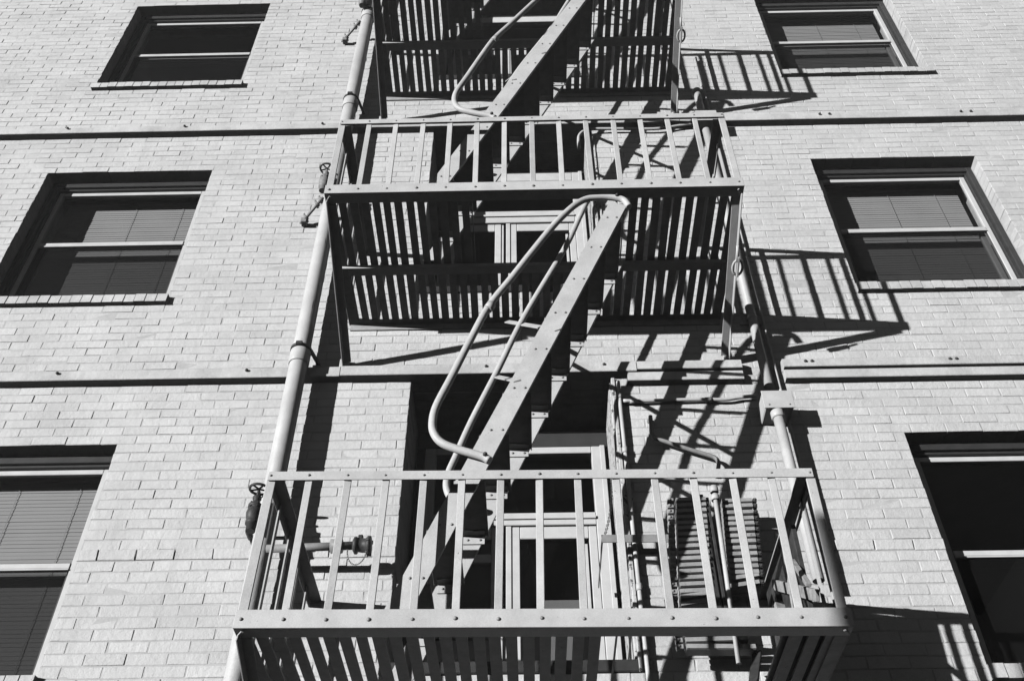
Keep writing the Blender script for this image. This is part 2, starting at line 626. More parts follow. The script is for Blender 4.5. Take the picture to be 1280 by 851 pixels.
def window(i, w, blind, screen, lower_rail, mid):
    x0, x1 = w
    zb, zt = sillz[i], HEAD[i]
    sz = zb + .088
    f = MB()
    ring(f, x0 + .001, x1 - .001, sz - .02, zt - .001, .104, .24, .042, .05, 0)
    f.box(x0 + .043, x1 - .043, .128, .150, zt - .068, zt - .052, .002)      # stepped head mould
    f.box(x0 + .043, x0 + .060, .128, .20, sz, zt - .07, .002)
    f.box(x1 - .060, x1 - .043, .128, .20, sz, zt - .07, .002)
    win = f.build('window', 'frame', bld)
    a, b_ = x0 + .062, x1 - .062
    s = MB()
    ring(s, a, b_, sz + .004, zt - .071, .150, .182, .038, .034, lower_rail)
    s.box(a + .039, b_ - .039, .144, .176, mid - .022, mid + .012, .003)     # meeting rail
    s.box(a + .039, b_ - .039, .140, .168, mid - .034, mid - .024, .002)
    s.build('sash', 'sash', win)
    s = MB()
    ring(s, a + .03, b_ - .03, sz + .002, mid + .03, .196, .226, .04, .03, .05)
    s.build('sash', 'sash', win)
    g = MB()
    g.quad(a + .036, b_ - .036, .168, mid + .008, zt - .10)
    g.build('pane', 'glass', win)
    g = MB()
    g.quad(a + .066, b_ - .066, .210, sz + .05, mid + .004)
    g.build('pane', 'glass', win)
    if screen:
        g = MB()
        g.quad(a + .036, b_ - .036, .158, sz + .006, mid - .02)
        g.build('screen', 'screen', win)
    if blind:
        bm_ = MB()
        top, bot = zt - .04, sz + (.02 if blind != 'half' else .75)
        n = int((top - bot) / .026)
        for k in range(n):
            z = top - .03 - k * .026
            jy = random.uniform(-.001, .001)
            bm_.add([(a + .02, .2925 + jy, z - .0135), (b_ - .02, .2925 + jy, z - .0135), (b_ - .02, .2955 + jy, z + .0135), (a + .02, .2955 + jy, z + .0135)], [(0, 1, 2, 3)])
        for t in (.18, .5, .82):
            xx = a + (b_ - a) * t
            bm_.box(xx - .0015, xx + .0015, .284, .286, bot, top)
        bm_.box(a + .015, b_ - .015, .275, .315, top - .02, top + .012)
        bm_.build('blind', 'blind', win)
    # rowlock sill of bricks on edge
    sl = MB()
    ex0, ex1 = x0 - .012, x1 + .012
    n = 18
    st = (ex1 - ex0) / n
    for k in range(n):
        p = ex0 + k * st + .003 + random.uniform(-.001, .001)
        q = ex0 + (k + 1) * st - .003 + random.uniform(-.001, .001)
        d = random.uniform(-.003, .003)
        if k == 0:
            p = ex0
        if k == n - 1:
            q = ex1
        vs = [(p, .13, zb), (q, .13, zb), (q, -.038 + d, zb), (p, -.038 + d, zb), (p, .13, sz + .004), (q, .13, sz + .004), (q, -.034 + d, sz - .012), (p, -.034 + d, sz - .012)]
        sl.add(vs, [(0, 1, 2, 3)[::-1], (4, 5, 6, 7)[::-1], (3, 2, 6, 7), (0, 3, 7, 4), (1, 5, 6, 2), (0, 4, 5, 1)])
    sl.box(ex0 + .006, ex1 - .006, -.030, .128, zb + .003, sz - .014)
    sl.build('sill', 'ledge', win)
    return win


window(0, LW, 'full', True, .05, HEAD[0] - .735)
window(0, RWL[0], None, True, 0.02, HEAD[0] - .735)
window(1, LW, 'full', True, 0.02, HEAD[1] - .705)
window(1, RWL[1], 'full', True, 0.02, HEAD[1] - .705)
window(2, LW, None, True, 0.02, HEAD[2] - .69)
window(2, RWL[2], 'full', True, 0.02, HEAD[2] - .69)


# ------------------------------------------------------------------ balcony doors in their recesses
DOORZ = [(-.175, -.226, -.684, -.773), (-.067, -.172, -.575, -.719), (-.075, -.18, -.58, -.72)]   # frame top, glass top, transom bar top and bottom below the recess head


def door(i):
    zt = DTOP[i]
    zb = zt - 29 * CH
    x0, x1 = DX
    y = REC[i]
    ft, gt, gb, bb = [zt + q for q in DOORZ[i]]
    d = MB()
    d.box(x0 + .002, x1 - .002, y + .040, y + .095, ft - .002, zt - .001, .003)
    d.box(x0 + .010, x1 - .010, y + .008, y + .0395, ft + .004, zt - .012 if i else zt - .03, .004)
    d.box(x0 + .002, x0 + .060, y + .030, y + .095, zb + .07, ft - .003, .004)
    d.box(x1 - .040, x1 - .002, y + .030, y + .095, zb + .07, ft - .003, .004)
    d = d.build('door', 'headtrim', bld)
    fm = MB()
    fl, fr = x0 + .061, .512
    fm.box(fl, fl + .07, y, y + .085, zb + .07, ft, .004)
    fm.box(fr - .088, fr, y, y + .085, zb + .07, ft, .004)
    fm.box(fr - .034, fr - .002, y - .014, y - .0005, zb + .07, ft - .002, .003)
    fm.box(fl + .0705, fr - .0885, y + .002, y + .084, gt, ft, .004)
    fm.box(fl + .0705, fr - .0885, y + .001, y + .084, bb, gb, .004)          # transom bar
    fm.box(fl + .0705, fr - .0885, y - .013, y + .0005, (gb + bb) / 2 - .008, (gb + bb) / 2 + .014, .003)
    fm.box(-.128, -.094, y + .010, y + .084, zb + .07, bb - .0005, .003)
    fm.box(-.165, -.145, y + .026, y + .070, zb + .07, bb - .0005, .003)
    fm.build('door_frame', 'sash', d)
    for (a, b_) in ((fl + .071, -.1655), (-.0935, fr - .0885)):
        lf = MB()
        ring(lf, a, b_, zb + .075, bb - .001, y + .018, y + .062, .050, .085, .10, .004)
        if a > -.2:
            lf.box(b_ - .080, b_ - .0605, y + .030, y + .052, zb + .18, bb - .12, .002)
        elif i == 0:
            lf.box(a + .0505, b_ - .0505, y + .022, y + .058, zb + .45, zb + .53, .004)
            lf.box(a + .0505, b_ - .0505, y + .024, y + .056, zb + .93, zb + .99, .004)
        lf.build('door_leaf', 'sash', d)
        g = MB()
        g.quad(a + .048, b_ - .048, y + .044, zb + .17, bb - .08)
        g.build('pane', 'glass', d)
    g = MB()
    g.quad(fl + .068, fr - .086, y + .046, gb - .002, gt + .002)
    g.build('pane', 'glass', d)
    sl = MB()
    sl.box(x0 + .003, x1 - .003, -.012, y - .001, zb + .001, zb + .066, .006)
    sl.build('door_sill', 'frame', d)
    jb = MB()
    jb.box(x1 - .022, x1 - .004, .030, y - .016, zb + .067, zt - .012, .004)
    jb.build('jamb_lining', 'peel', d)
    jb = MB()
    jb.box(x1 - .012, x1 + .012, -.020, .026, zb, zt - .012, .004)
    jb.box(x1 + .030, x1 + .046, -.012, .008, zb, zt - .09, .004)
    jb.build('door_casing', 'peel', d)
    # brickwork of the recess head, seen from below
    sf = MB()
    yy, r = .108, 0
    while yy < y - .02:
        wd, ln = (.205, .0672) if r == 2 else (.0672, .2105)
        wd = min(wd, y - yy)
        xx = x0 + .008 - (r % 2) * .1
        while xx < x1 - .01:
            a, b_ = max(xx, x0 + .008) + .0035, min(xx + ln, x1 - .008) - .0035
            if b_ - a > .02:
                dz = random.uniform(-.001, .001)
                sf.box(a, b_, yy + .0035, yy + wd - .0035, zt - .004 + dz, zt + .0035, .002)
            xx += ln
        yy += wd
        r += 1
    sf.build('soffit_bricks', 'mortar', d)
    return d


doors = [door(i) for i in range(3)]
cp = MB()
cp.box(.080, .300, .60, .605, 3.95, 4.595)
cp.build('door_curtain', 'board', doors[0])

# ------------------------------------------------------------------ balconies
BX0, BX1, BY = -1.160, 1.303, -1.10
BW = BX1 - BX0
postme = MB().bbox(Vector((0, 0, 0)), Vector((1, 0, 0)), Vector((0, 1, 0)), Vector((0, 0, 1)), .0163, .005, .355, .002).mesh('baluster', 'steel')


def balcony(i, label, hole, midy, rail_h, hang=-.022, leg=.085, short=0.0):
    z0 = PZ[i]
    root = empty('fire_escape_balcony', ((BX0 + BX1 - short) / 2, 0, z0), label, 'balcony', 'fire escape balconies stacked on the facade')
    cx = (BX0 + BX1 - short) / 2
    hx = (BW - short) / 2
    bt = .080
    # front edge angle: upright face and horizontal leg
    m_ = MB()
    m_.box(-hx, hx, BY, BY + .008, 0, bt, .0015)
    m_.box(-hx + .001, hx - .001, BY + .0085, BY + .078, 0, .008, .001)
    beam = m_.build('edge_beam', 'steel', root)
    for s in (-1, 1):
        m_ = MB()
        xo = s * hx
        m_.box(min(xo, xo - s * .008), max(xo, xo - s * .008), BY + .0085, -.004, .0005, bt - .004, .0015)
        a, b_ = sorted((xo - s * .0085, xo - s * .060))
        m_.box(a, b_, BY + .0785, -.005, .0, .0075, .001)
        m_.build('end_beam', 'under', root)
    # middle bearer and wall ledger
    m_ = MB()
    segs = [(-hx + .009, hx - .009)]
    if hole[2] < midy < hole[3] - .05:
        segs = [(-hx + .009, hole[0]), (hole[1], hx - .009)]
    for (a, b_) in segs:
        m_.box(a, b_, midy, midy + .008, hang, .0075, .001)
        m_.box(a, b_, midy + .0085, midy + leg, .0005, .0075, .001)
    m_.build('bearer', 'steel', root)
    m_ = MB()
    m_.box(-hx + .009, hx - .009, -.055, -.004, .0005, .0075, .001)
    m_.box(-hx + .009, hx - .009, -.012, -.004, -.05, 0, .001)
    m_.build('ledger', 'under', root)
    # slats
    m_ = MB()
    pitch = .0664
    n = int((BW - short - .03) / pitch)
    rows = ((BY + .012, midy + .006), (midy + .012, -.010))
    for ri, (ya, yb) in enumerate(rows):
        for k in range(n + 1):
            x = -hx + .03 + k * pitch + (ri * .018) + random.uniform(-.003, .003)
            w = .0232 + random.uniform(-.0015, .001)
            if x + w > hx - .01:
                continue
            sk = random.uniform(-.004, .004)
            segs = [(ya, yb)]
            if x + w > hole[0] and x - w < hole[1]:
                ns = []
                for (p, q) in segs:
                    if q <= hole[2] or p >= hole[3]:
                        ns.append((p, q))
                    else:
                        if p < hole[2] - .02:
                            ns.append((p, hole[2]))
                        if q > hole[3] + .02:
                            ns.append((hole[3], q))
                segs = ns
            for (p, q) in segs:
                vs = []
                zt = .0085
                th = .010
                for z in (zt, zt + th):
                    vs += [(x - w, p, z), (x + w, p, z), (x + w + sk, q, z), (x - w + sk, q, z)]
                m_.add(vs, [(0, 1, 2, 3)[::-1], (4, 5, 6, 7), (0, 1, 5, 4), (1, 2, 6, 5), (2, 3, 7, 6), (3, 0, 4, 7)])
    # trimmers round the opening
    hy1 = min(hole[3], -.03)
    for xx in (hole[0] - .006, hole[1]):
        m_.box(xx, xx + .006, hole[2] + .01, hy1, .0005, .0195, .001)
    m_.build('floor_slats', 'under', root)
    # railing
    rt = rail_h
    m_ = MB()
    m_.box(-hx + .010, hx - .012, BY - .002, BY + .004, rt - .047, rt, .0015)
    m_.box(-hx + .011, hx - .013, BY + .0045, BY + .04, rt - .007, rt - .001, .001)
    rail = m_.build('top_rail', 'steel', root)
    for s in (-1, 1):
        m_ = MB()
        xo = s * (hx - .012)
        m_.box(xo - .004, xo + .004, BY + .0405, -.002, rt - .05, rt - .008, .001)
        a, b_ = sorted((xo - s * .0045, xo - s * .060))
        m_.box(a, b_, BY + .0405, -.002, rt - .016, rt - .009, .001)
        m_.build('end_rail', 'steel', root)
        for yy in (-.86, -.62, -.37, -.14):
            o = inst('baluster', postme, (s * (hx - .019), yy, bt / 2 + rt / 2 - .02), root)
            o.scale = (.22, 3.4, (rt - .05) / .71)
    npost = 15
    for k in range(npost):
        x = -hx + .024 + (BW - short - .05) * k / (npost - 1)
        o = inst('baluster', postme, (x, BY + .0135, rt / 2 + .01), root)
        o.scale = (1.25 if k in (0, npost - 1) else 1, 1, (rt - .03) / .71)
        o.rotation_euler = (0, random.uniform(-.006, .006), random.uniform(-.15, .15))
        b1 = inst('bolt', boltme, (x + random.uniform(-.003, .003), BY - .0008, bt * .45 + random.uniform(-.003, .003)), beam)
        b1.scale = [random.uniform(.8, 1.2)] * 3
        b1 = inst('bolt', smallbolt, (x + random.uniform(-.002, .002), BY - .0025, rt - .024 + random.uniform(-.002, .002)), rail)
        b1.scale = [random.uniform(.8, 1.25)] * 3
    # diagonal brackets down to the wall
    for s in ((-1, 1) if i else (-1,)):
        m_ = MB()
        xo = s * (hx - .012)
        a0 = Vector((xo, BY + .05, -.004))
        a1 = Vector((xo + .006 * s, -.03, -.375))
        m_.bar(a0, a1, .006, .055, (0, 0, 1), .001)
        m_.bar(a0 + Vector((-s * .026, 0, .022)), a1 + Vector((-s * .026, 0, .022)), .044, .006, (0, 0, 1), .001)
        m_.box(xo - .03, xo + .03, -.035, -.003, -.42, -.33, .003)
        br = m_.build('bracket', 'steel', root)
        if s > 0:
            t = a0.lerp(a1, .40)
            m_ = MB()
            lp = []
            for k in range(17):
                an = 2 * math.pi * k / 16
                lp.append(t + Vector((.0 + .030 * math.cos(an), .05 * math.sin(an) * .9, -.05 + .05 * math.sin(an) * -.35)))
            m_.tube(lp, .008, 8, False)
            m_.bar(t + Vector((0, -.07, -.03)), t + Vector((0, .05, -.075)), .032, .012, (1, 0, 0))
            m_.cyl(t + Vector((-.01, -.13, .0)), t + Vector((-.004, -.04, -.045)), .009, 8)
            m_.build('shackle', 'pipe', br)
    # corner clip
    for s in (-1, 1):
        m_ = MB()
        m_.bar((s * (hx - .035), BY + .02, -.006), (s * (hx - .012), BY + .055, -.006), .012, .006)
        m_.build('corner_clip', 'steel', root)
    return root


HOLE = (-.365, .535, BY + .008, -.53)            # x relative to the balcony's middle
B0 = balcony(0, 'lowest fire escape balcony, leaning boards at its right end', (.30, .98, BY + .008, -.06), -.30, .757, -.006, .06, .042)
B0.rotation_euler.y = .0105
B0.location.z -= .012
B1 = balcony(1, 'middle fire escape balcony with stair leaving through its floor opening', HOLE, -.53, .765)
B2 = balcony(2, 'highest fire escape balcony, cut by the top of the picture', HOLE, -.53, .765)

# ------------------------------------------------------------------ stair flights
SL = .418
YN, YF = -1.010, -.545


def sx(z):                                        # centre line of the stringers, z relative to lowest balcony
    return .060 + SL * (z + PZ[0] - 5.055)


treadme = None
clipme = None
sbolt = MB().dome((0, 0, 0), (0, -1, 0), .0065, .006, 8).mesh('bolt', 'bolt')


def stair(label):
    root = empty('fire_escape_stair', (sx(.05), (YN + YF) / 2, PZ[0] + .05), label, 'stair', 'steep fire escape stair flights')
    bx, by, bz = root.location

    def lp(p):
        p = Vector(p)
        return Vector((p.x - bx, p.y - by, p.z - bz))
    hw = .056
    za, zb = PZ[0] + .025, PZ[1] - .035
    st = []
    for nm, yy in (('n', YN), ('f', YF)):
        m_ = MB()
        pl = []
        for (z, s) in ((za, -1), (za, 1), (zb, 1), (zb, -1)):
            pl.append(lp((sx(z - PZ[0]) + s * hw, yy, z)))
        m_.prism(pl, None, (0, .010, 0))
        # channel flanges on the inner side of the web
        sgn = 1 if nm == 'n' else 1
        for s in (-1, 1):
            p0 = lp((sx(za - PZ[0]) + s * (hw - .004), yy + .0105, za + .01))
            p1 = lp((sx(zb - PZ[0]) + s * (hw - .004), yy + .0105, zb - .01))
            m_.prism([p0 + Vector((-.003, 0, 0)), p0 + Vector((.003, 0, 0)), p1 + Vector((.003, 0, 0)), p1 + Vector((-.003, 0, 0))], None, (0, .012, 0))
        st.append(m_.build('stringer', 'steel', root))
    for k in range(10):
        z = 3.775 + .2615 * k
        x = sx(z - PZ[0])
        m_ = MB()
        a, b_ = x - .072, x + .070
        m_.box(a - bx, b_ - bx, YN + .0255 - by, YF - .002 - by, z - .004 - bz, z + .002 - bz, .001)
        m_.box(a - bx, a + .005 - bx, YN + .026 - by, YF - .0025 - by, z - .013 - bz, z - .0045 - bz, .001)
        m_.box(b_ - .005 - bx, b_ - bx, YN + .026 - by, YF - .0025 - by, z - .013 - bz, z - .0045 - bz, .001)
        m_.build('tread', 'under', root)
        m_ = MB()
        m_.box(x - .055 - bx, x + .052 - bx, YF - .052 - by, YF - .0022 - by, z - .0105 - bz, z - .0048 - bz, .001)
        m_.box(x - .055 - bx, x + .052 - bx, YF - .008 - by, YF - .0005 - by, z - .055 - bz, z - .011 - bz, .001)
        cl = m_.build('tread_clip', 'steel', root)
        for dx in (-.03, .03):
            inst('bolt', sbolt, (x + dx - bx, YF - .0085 - by, z - .033 - bz), cl)
            inst('bolt', sbolt, (x + dx * .9 + .012 - bx, YN - .0005 - by, z + .012 - bz), st[0])
    # handrails with gooseneck ends
    near = [(.625, 6.20), (.600, 6.262), (.555, 6.286), (.480, 6.297), (.392, 6.285), (.330, 6.245), (.262, 6.165), (.173, 6.03), (.053, 5.815), (-.06, 5.605), (-.181, 5.385),
            (-.270, 5.145), (-.361, 4.88), (-.424, 4.70), (-.437, 4.60), (-.425, 4.53), (-.385, 4.475), (-.306, 4.435), (-.20, 4.395), (-.165, 4.37)]
    m_ = MB()
    m_.tube([lp((x, YN - .028, z)) for (x, z) in [(q.x, q.y) for q in smooth_pts([(a, b_, 0) for a, b_ in near], 5)]], .0195, 12)
    c0 = lp((-.167, YN - .028, 5.40)); c1 = lp((-.188, YN - .028, 5.36))
    m_.cyl(c0, c1, .0245, 12)
    hr = m_.build('handrail', 'pipe', root)
    for (x, z) in ((-.185, 4.392), (.560, 6.288)):
        m_ = MB()
        m_.dome(lp((x, YN - .047, z)), (0, -1, 0), .012, .014, 6)
        m_.cyl(lp((x, YN - .045, z)), lp((x, YN + .002, z)), .007, 6)
        m_.build('rail_bolt', 'dark', hr)
    far = [(.63, 6.90), (.60, 6.955), (.55, 6.985), (.495, 6.965), (.441, 6.874), (.374, 6.69), (.262, 6.374), (.002, 5.77), (-.151, 5.347), (-.286, 4.986), (-.363, 4.748), (-.395, 4.646), (-.40, 4.56), (-.37, 4.49), (-.31, 4.46), (-.22, 4.43)]
    m_ = MB()
    m_.tube([lp((x, YF - .03, z)) for (x, z) in [(q.x, q.y) for q in smooth_pts([(a, b_, 0) for a, b_ in far], 5)]], .0185, 12)
    m_.build('handrail', 'pipe', root)
    for (pa, pb, ex) in ((P(697, 412.5, YN - .004), P(655, 405.5, YF - .05), 1.6), (P(646, 476, YN - .004), P(622, 471, YF - .052), 1.1)):
        m_ = MB()
        q = pa + (pb - pa) * ex
        m_.bar(lp(pa), lp(q), .036, .008, (0, -1, -.15))
        m_.build('rail_bracket', 'steel', root)
    return root


flights = [stair('complete stair flight climbing from lowest to middle balcony, both handrails in view')]
for lab in ('stair flight climbing from middle to highest balcony behind the middle railing', 'stair flight climbing out of the picture from highest balcony'):
    c = copy_tree(flights[0])
    c['label'] = lab
    flights.append(c)
flights[1].location.z += PZ[1] - PZ[0]
flights[2].location.z += PZ[2] - PZ[0]

# ------------------------------------------------------------------ standpipe with hose valves, left
sp = empty('standpipe', (-1.408, -.135, 0), 'thick white standpipe with hose valves, left of the balconies', 'pipe')
m_ = MB()
m_.cyl((0, 0, 0), (0, 0, 12.6), .056, 24)
m_.build('riser', 'pipe', sp)
for zc in (5.885, 8.77, 10.27, 3.1):
    m_ = MB()
    m_.tube([(0, 0, zc - .055), (0, 0, zc - .05), (0, 0, zc + .05), (0, 0, zc + .055)], .064, 24, True, [.060, .064, .064, .060])
    m_.build('coupling', 'pipe', sp)
    m_ = MB()
    m_.tube([(0, 0, zc + .058), (0, 0, zc + .078)], .068, 20)
    m_.bar((.060, 0, zc + .068), (.09, .13, zc + .068), .02, .02)
    m_.box(-.02, .02, -.082, -.064, zc + .056, zc + .080, .002)
    m_.build('clamp', 'dark', sp)


def valve(zv, mat):
    v = MB()
    cx_, cy_ = -.048, -.100
    v.cyl((-.03, -.02, zv - .02), (cx_, cy_, zv - .02), .028, 14)
    prof = [(-.125, .026), (-.085, .026), (-.082, .036), (-.066, .036), (-.063, .027), (-.045, .038), (-.015, .042), (.012, .036), (.02, .028), (.022, .039), (.038, .039), (.041, .024), (.075, .018), (.078, .024), (.092, .024), (.095, .012)]
    v.tube([(cx_, cy_, zv + a) for a, r in prof], .03, 14, True, [r for a, r in prof])
    for k in range(6):
        an = math.pi / 3 * k
        v.cyl((cx_ + .033 * math.cos(an), cy_ + .033 * math.sin(an), zv + .016), (cx_ + .033 * math.cos(an), cy_ + .033 * math.sin(an), zv + .046), .006, 6)
    v.cyl((cx_, cy_, zv + .09), (cx_, cy_, zv + .150), .008, 8)
    b = v.build('hose_valve', mat, sp)
    w = MB()
    c = Vector((cx_, cy_, zv + .145))
    w.tube([c + Vector((.050 * math.cos(2 * math.pi * k / 20), .050 * math.sin(2 * math.pi * k / 20), 0)) for k in range(21)], .0075, 8, False)
    for k in range(5):
        an = 2 * math.pi / 5 * k + .4
        w.cyl(c, c + Vector((.048 * math.cos(an), .048 * math.sin(an), 0)), .0055, 6)
    w.build('handwheel', 'dark', b)


for z, mt in ((7.60, 'iron'), (4.67, 'dark'), (10.42, 'iron')):
    valve(z, mt)


def tie(za):
    t = MB()
    p0, p1 = Vector((-.055, -.03, za + .09)), Vector((-.200, .085, za - .03))
    t.cyl(p0, p1, .011, 10)
    for q in (.10, .30, .88):
        c = p0.lerp(p1, q)
        d = (p1 - p0).normalized()
        t.cyl(c - d * .008, c + d * .008, .021, 6)
        t.cyl(c + Vector((-.018, -.02, .02)), c + Vector((.004, .02, -.022)), .0085, 6)
    t.box(p1.x - .022, p1.x + .022, p1.y - .012, .128, p1.z - .026, p1.z + .022, .004)
    t.cyl((p1.x + .03, .10, p1.z + .01), (p1.x - .035, .10, p1.z - .01), .010, 6)
    t.build('tie_arm', 'iron', sp)


for z in (7.40, 10.05):
    tie(z)
t = MB()
t.bar((-.10, .05, 4.60), (.10, .05, 4.60), .022, .012, (0, 0, 1))
t.tube([(-.085, .02, 4.60), (-.085, .13, 4.60)], .012, 8)
t.cyl((-.085, -.02, 4.60), (-.085, .04, 4.60), .017, 6)
t.build('pipe_strap', 'dark', sp)
# hose outlet pointing right over the lowest balcony
t = MB()
t.cyl((.04, -.04, 4.475), (.50, -.06, 4.475), .022, 14)
t.tube([(.38, -.056, 4.475), (.44, -.057, 4.475)], .038, 14)
o = t.build('hose_outlet', 'iron', sp)
t = MB()
prof = [(.495, .028), (.505, .046), (.518, .046), (.522, .034), (.545, .038), (.570, .038), (.574, .050), (.590, .050), (.594, .020)]
t.tube([(a, -.060, 4.475) for a, r in prof], .05, 14, True, [r for a, r in prof])
for k in range(3):
    an = 2 * math.pi / 3 * k + .9
    c = Vector((.582, -.060, 4.475)) + Vector((0, math.cos(an), math.sin(an))) * .046
    t.cyl(c - Vector((.012, 0, 0)), c + Vector((.012, 0, 0)), .011, 8)
t.box(.52, .545, -.075, -.045, 4.50, 4.535, .004)
t.build('outlet_cap', 'dark', o)
t = MB()
for k in range(18):
    a = math.pi * k / 17
    c = Vector((.47 + .05 * (1 - math.cos(a)), -.06, 4.45 - .09 * math.sin(a)))
    b2 = math.pi * (k + .8) / 17
    e = Vector((.47 + .05 * (1 - math.cos(b2)), -.06, 4.45 - .09 * math.sin(b2)))
    t.cyl(c, e, .004, 6)
t.build('chain', 'iron', o)

# ------------------------------------------------------------------ conduit with junction boxes, right
cd = empty('conduit', (1.497, -.06, 0), 'thin white conduit pipe with junction boxes, right of the balconies', 'pipe')
m_ = MB()
m_.cyl((0, 0, 5.66), (0, 0, 8.42), .031, 18)
m_.build('riser', 'pipe', cd)
m_ = MB()
m_.cyl((-.012, -.066, 4.27), (-.012, -.066, 5.40), .031, 18)
m_.tube([(-.012, -.066, 5.345), (-.012, -.066, 5.352), (-.012, -.066, 5.395), (-.012, -.066, 5.40)], .039, 18, True, [.034, .040, .040, .036])
m_.build('riser', 'pipe', cd)
m_ = MB()
m_.cyl((0, 0, 8.58), (0, 0, 8.95), .031, 18)
m_.tube([(0, 0, 8.955), (0, 0, 8.96), (0, 0, 9.00), (0, 0, 9.01)], .038, 18, True, [.03, .040, .040, .03])
m_.build('riser', 'pipe', cd)
m_ = MB()
m_.cyl((.075, .03, 4.0), (.075, .03, 9.6), .010, 10)
m_.build('side_wire', 'pipe', cd)
for (za, zb, yf) in ((5.40, 5.525, -.100), (8.43, 8.56, -.085)):
    m_ = MB()
    m_.box(-.085, .085, yf, .058, za, zb, .006)
    m_.box(-.090, .090, yf - .008, yf - .0005, za - .004, zb + .004, .003)
    b = m_.build('junction_box', 'pipe', cd)
    for s in (-1, 1):
        inst('bolt', smallbolt, (s * .06, yf - .0085, za + .02), b)
for z in (6.25, 7.55):
    m_ = MB()
    m_.tube([(0, 0, z - .012), (0, 0, z + .012)], .034, 16)
    m_.bar((-.075, .045, z), (.075, .045, z), .024, .006, (0, 1, 0))
    m_.build('strap', 'pipe', cd)

# thin conduits from the door casings to the junction boxes
m_ = MB()
pts = [(.60, -.030, 5.585), (.72, -.030, 5.582), (1.05, -.028, 5.588), (1.22, -.03, 5.583), (1.30, -.032, 5.595), (1.41, -.04, 5.600)]
m_.tube(smooth_pts(pts, 4), .0115, 10)
for x in (.66, 1.12):
    m_.tube([(x - .02, -.03, 5.583), (x + .02, -.03, 5.583)], .016, 10)
o = m_.build('cable_conduit', 'pipe')
tag(o, 'thin horizontal conduit under the lower ledge, running to the junction box', 'pipe', 'thin wall conduits')
m_ = MB()
pts = [(.462, -.055, 8.19), (.462, -.055, 8.30), (.475, -.05, 8.40), (.53, -.045, 8.475), (.62, -.04, 8.497), (.80, -.035, 8.50), (1.10, -.035, 8.49), (1.30, -.035, 8.53), (1.41, -.04, 8.545)]
m_.tube(smooth_pts(pts, 5), .0125, 10)
o = m_.build('cable_conduit', 'pipe')
tag(o, 'thin white conduit bending down beside the middle door, seen through the railing', 'pipe', 'thin wall conduits')

# bent grab bar beside the lowest door
m_ = MB()
a = [P(813, 520, -.055), P(814, 532, -.055), P(814.5, 541, -.055), P(819, 547, -.055), P(830, 551, -.055), P(860, 561, -.055), P(885, 568.5, -.055), P(894, 572, -.055), P(898, 578, -.055), P(897.5, 588, -.055)]
m_.tube(smooth_pts(a, 4), .0125, 10)
m_.cyl(a[0], Vector((a[0].x, .0, a[0].z)), .011, 8)
m_.cyl(a[-1], Vector((a[-1].x, .0, a[-1].z)), .011, 8)
for q in (a[0], a[-1]):
    m_.tube([(q.x, -.016, q.z), (q.x, -.001, q.z)], .016, 12)
o = m_.build('grab_bar', 'iron')
tag(o, 'bent grey metal grab bar sloping across the white bricks beside lowest door', 'grab bar')

# vertical pipe along the right edge of the lowest door recess
m_ = MB()
m_.tube(smooth_pts([(.578, -.035, 3.4), (.578, -.035, 4.6), (.580, -.035, 5.60), (.580, -.032, 5.74)], 3), .0125, 10)
for z in (4.3, 5.2, 5.62):
    m_.tube([(.579, -.035, z - .02), (.579, -.035, z + .02)], .017, 10)
o = m_.build('door_pipe', 'pipe')
tag(o, 'thin upright pipe along the right edge of lowest door', 'pipe', 'thin wall conduits')

# ------------------------------------------------------------------ folded escape ladder on the wall, right of the lowest door
ld = empty('folded_ladder', (.97, -.10, 3.92), 'folded metal ladder, two columns of stacked ridged bars around an upright rod', 'ladder')
lx, ly, lz = ld.location
NB = 18


def rung(x0, x1, z, dy, tilt, end):
    m_ = MB()
    # a ridged bar: lit sloping face over a dark groove, round lug at one end
    y0 = -.180 + dy - ly
    h = .032
    vs = []
    for (x, t) in ((x0 - lx, 0), (x1 - lx, tilt)):
        zz = z - lz + t
        vs += [(x, y0 + .012, zz - h / 2), (x, y0, zz - h / 2 + .003), (x, y0 + .003, zz + h / 2 - .006), (x, y0 + .022, zz + h / 2), (x, y0 + .075, zz + h / 2), (x, y0 + .075, zz - h / 2)]
    fs = [tuple((j, (j + 1) % 6, 6 + (j + 1) % 6, 6 + j))[::-1] for j in range(6)]
    fs += [tuple(range(6)), tuple(range(6, 12))[::-1]]
    m_.add(vs, fs)
    b = m_.build('rung', 'rung', ld)
    m_ = MB()
    xe = (x0 - .048 if end < 0 else x1 + .006) - lx
    zz = z - lz + (0 if end < 0 else tilt)
    m_.box(min(xe, xe + .02 + .02 * (end < 0)), max(xe, xe + .02 + .016 * (end < 0)), y0 + .006, y0 + .038, zz - .013, zz + .012, .003)
    m_.dome((xe + .012, y0 + .006, zz), (0, -1, 0), .009, .008, 8)
    m_.build('lug', 'rung' if end < 0 else 'dark', b)


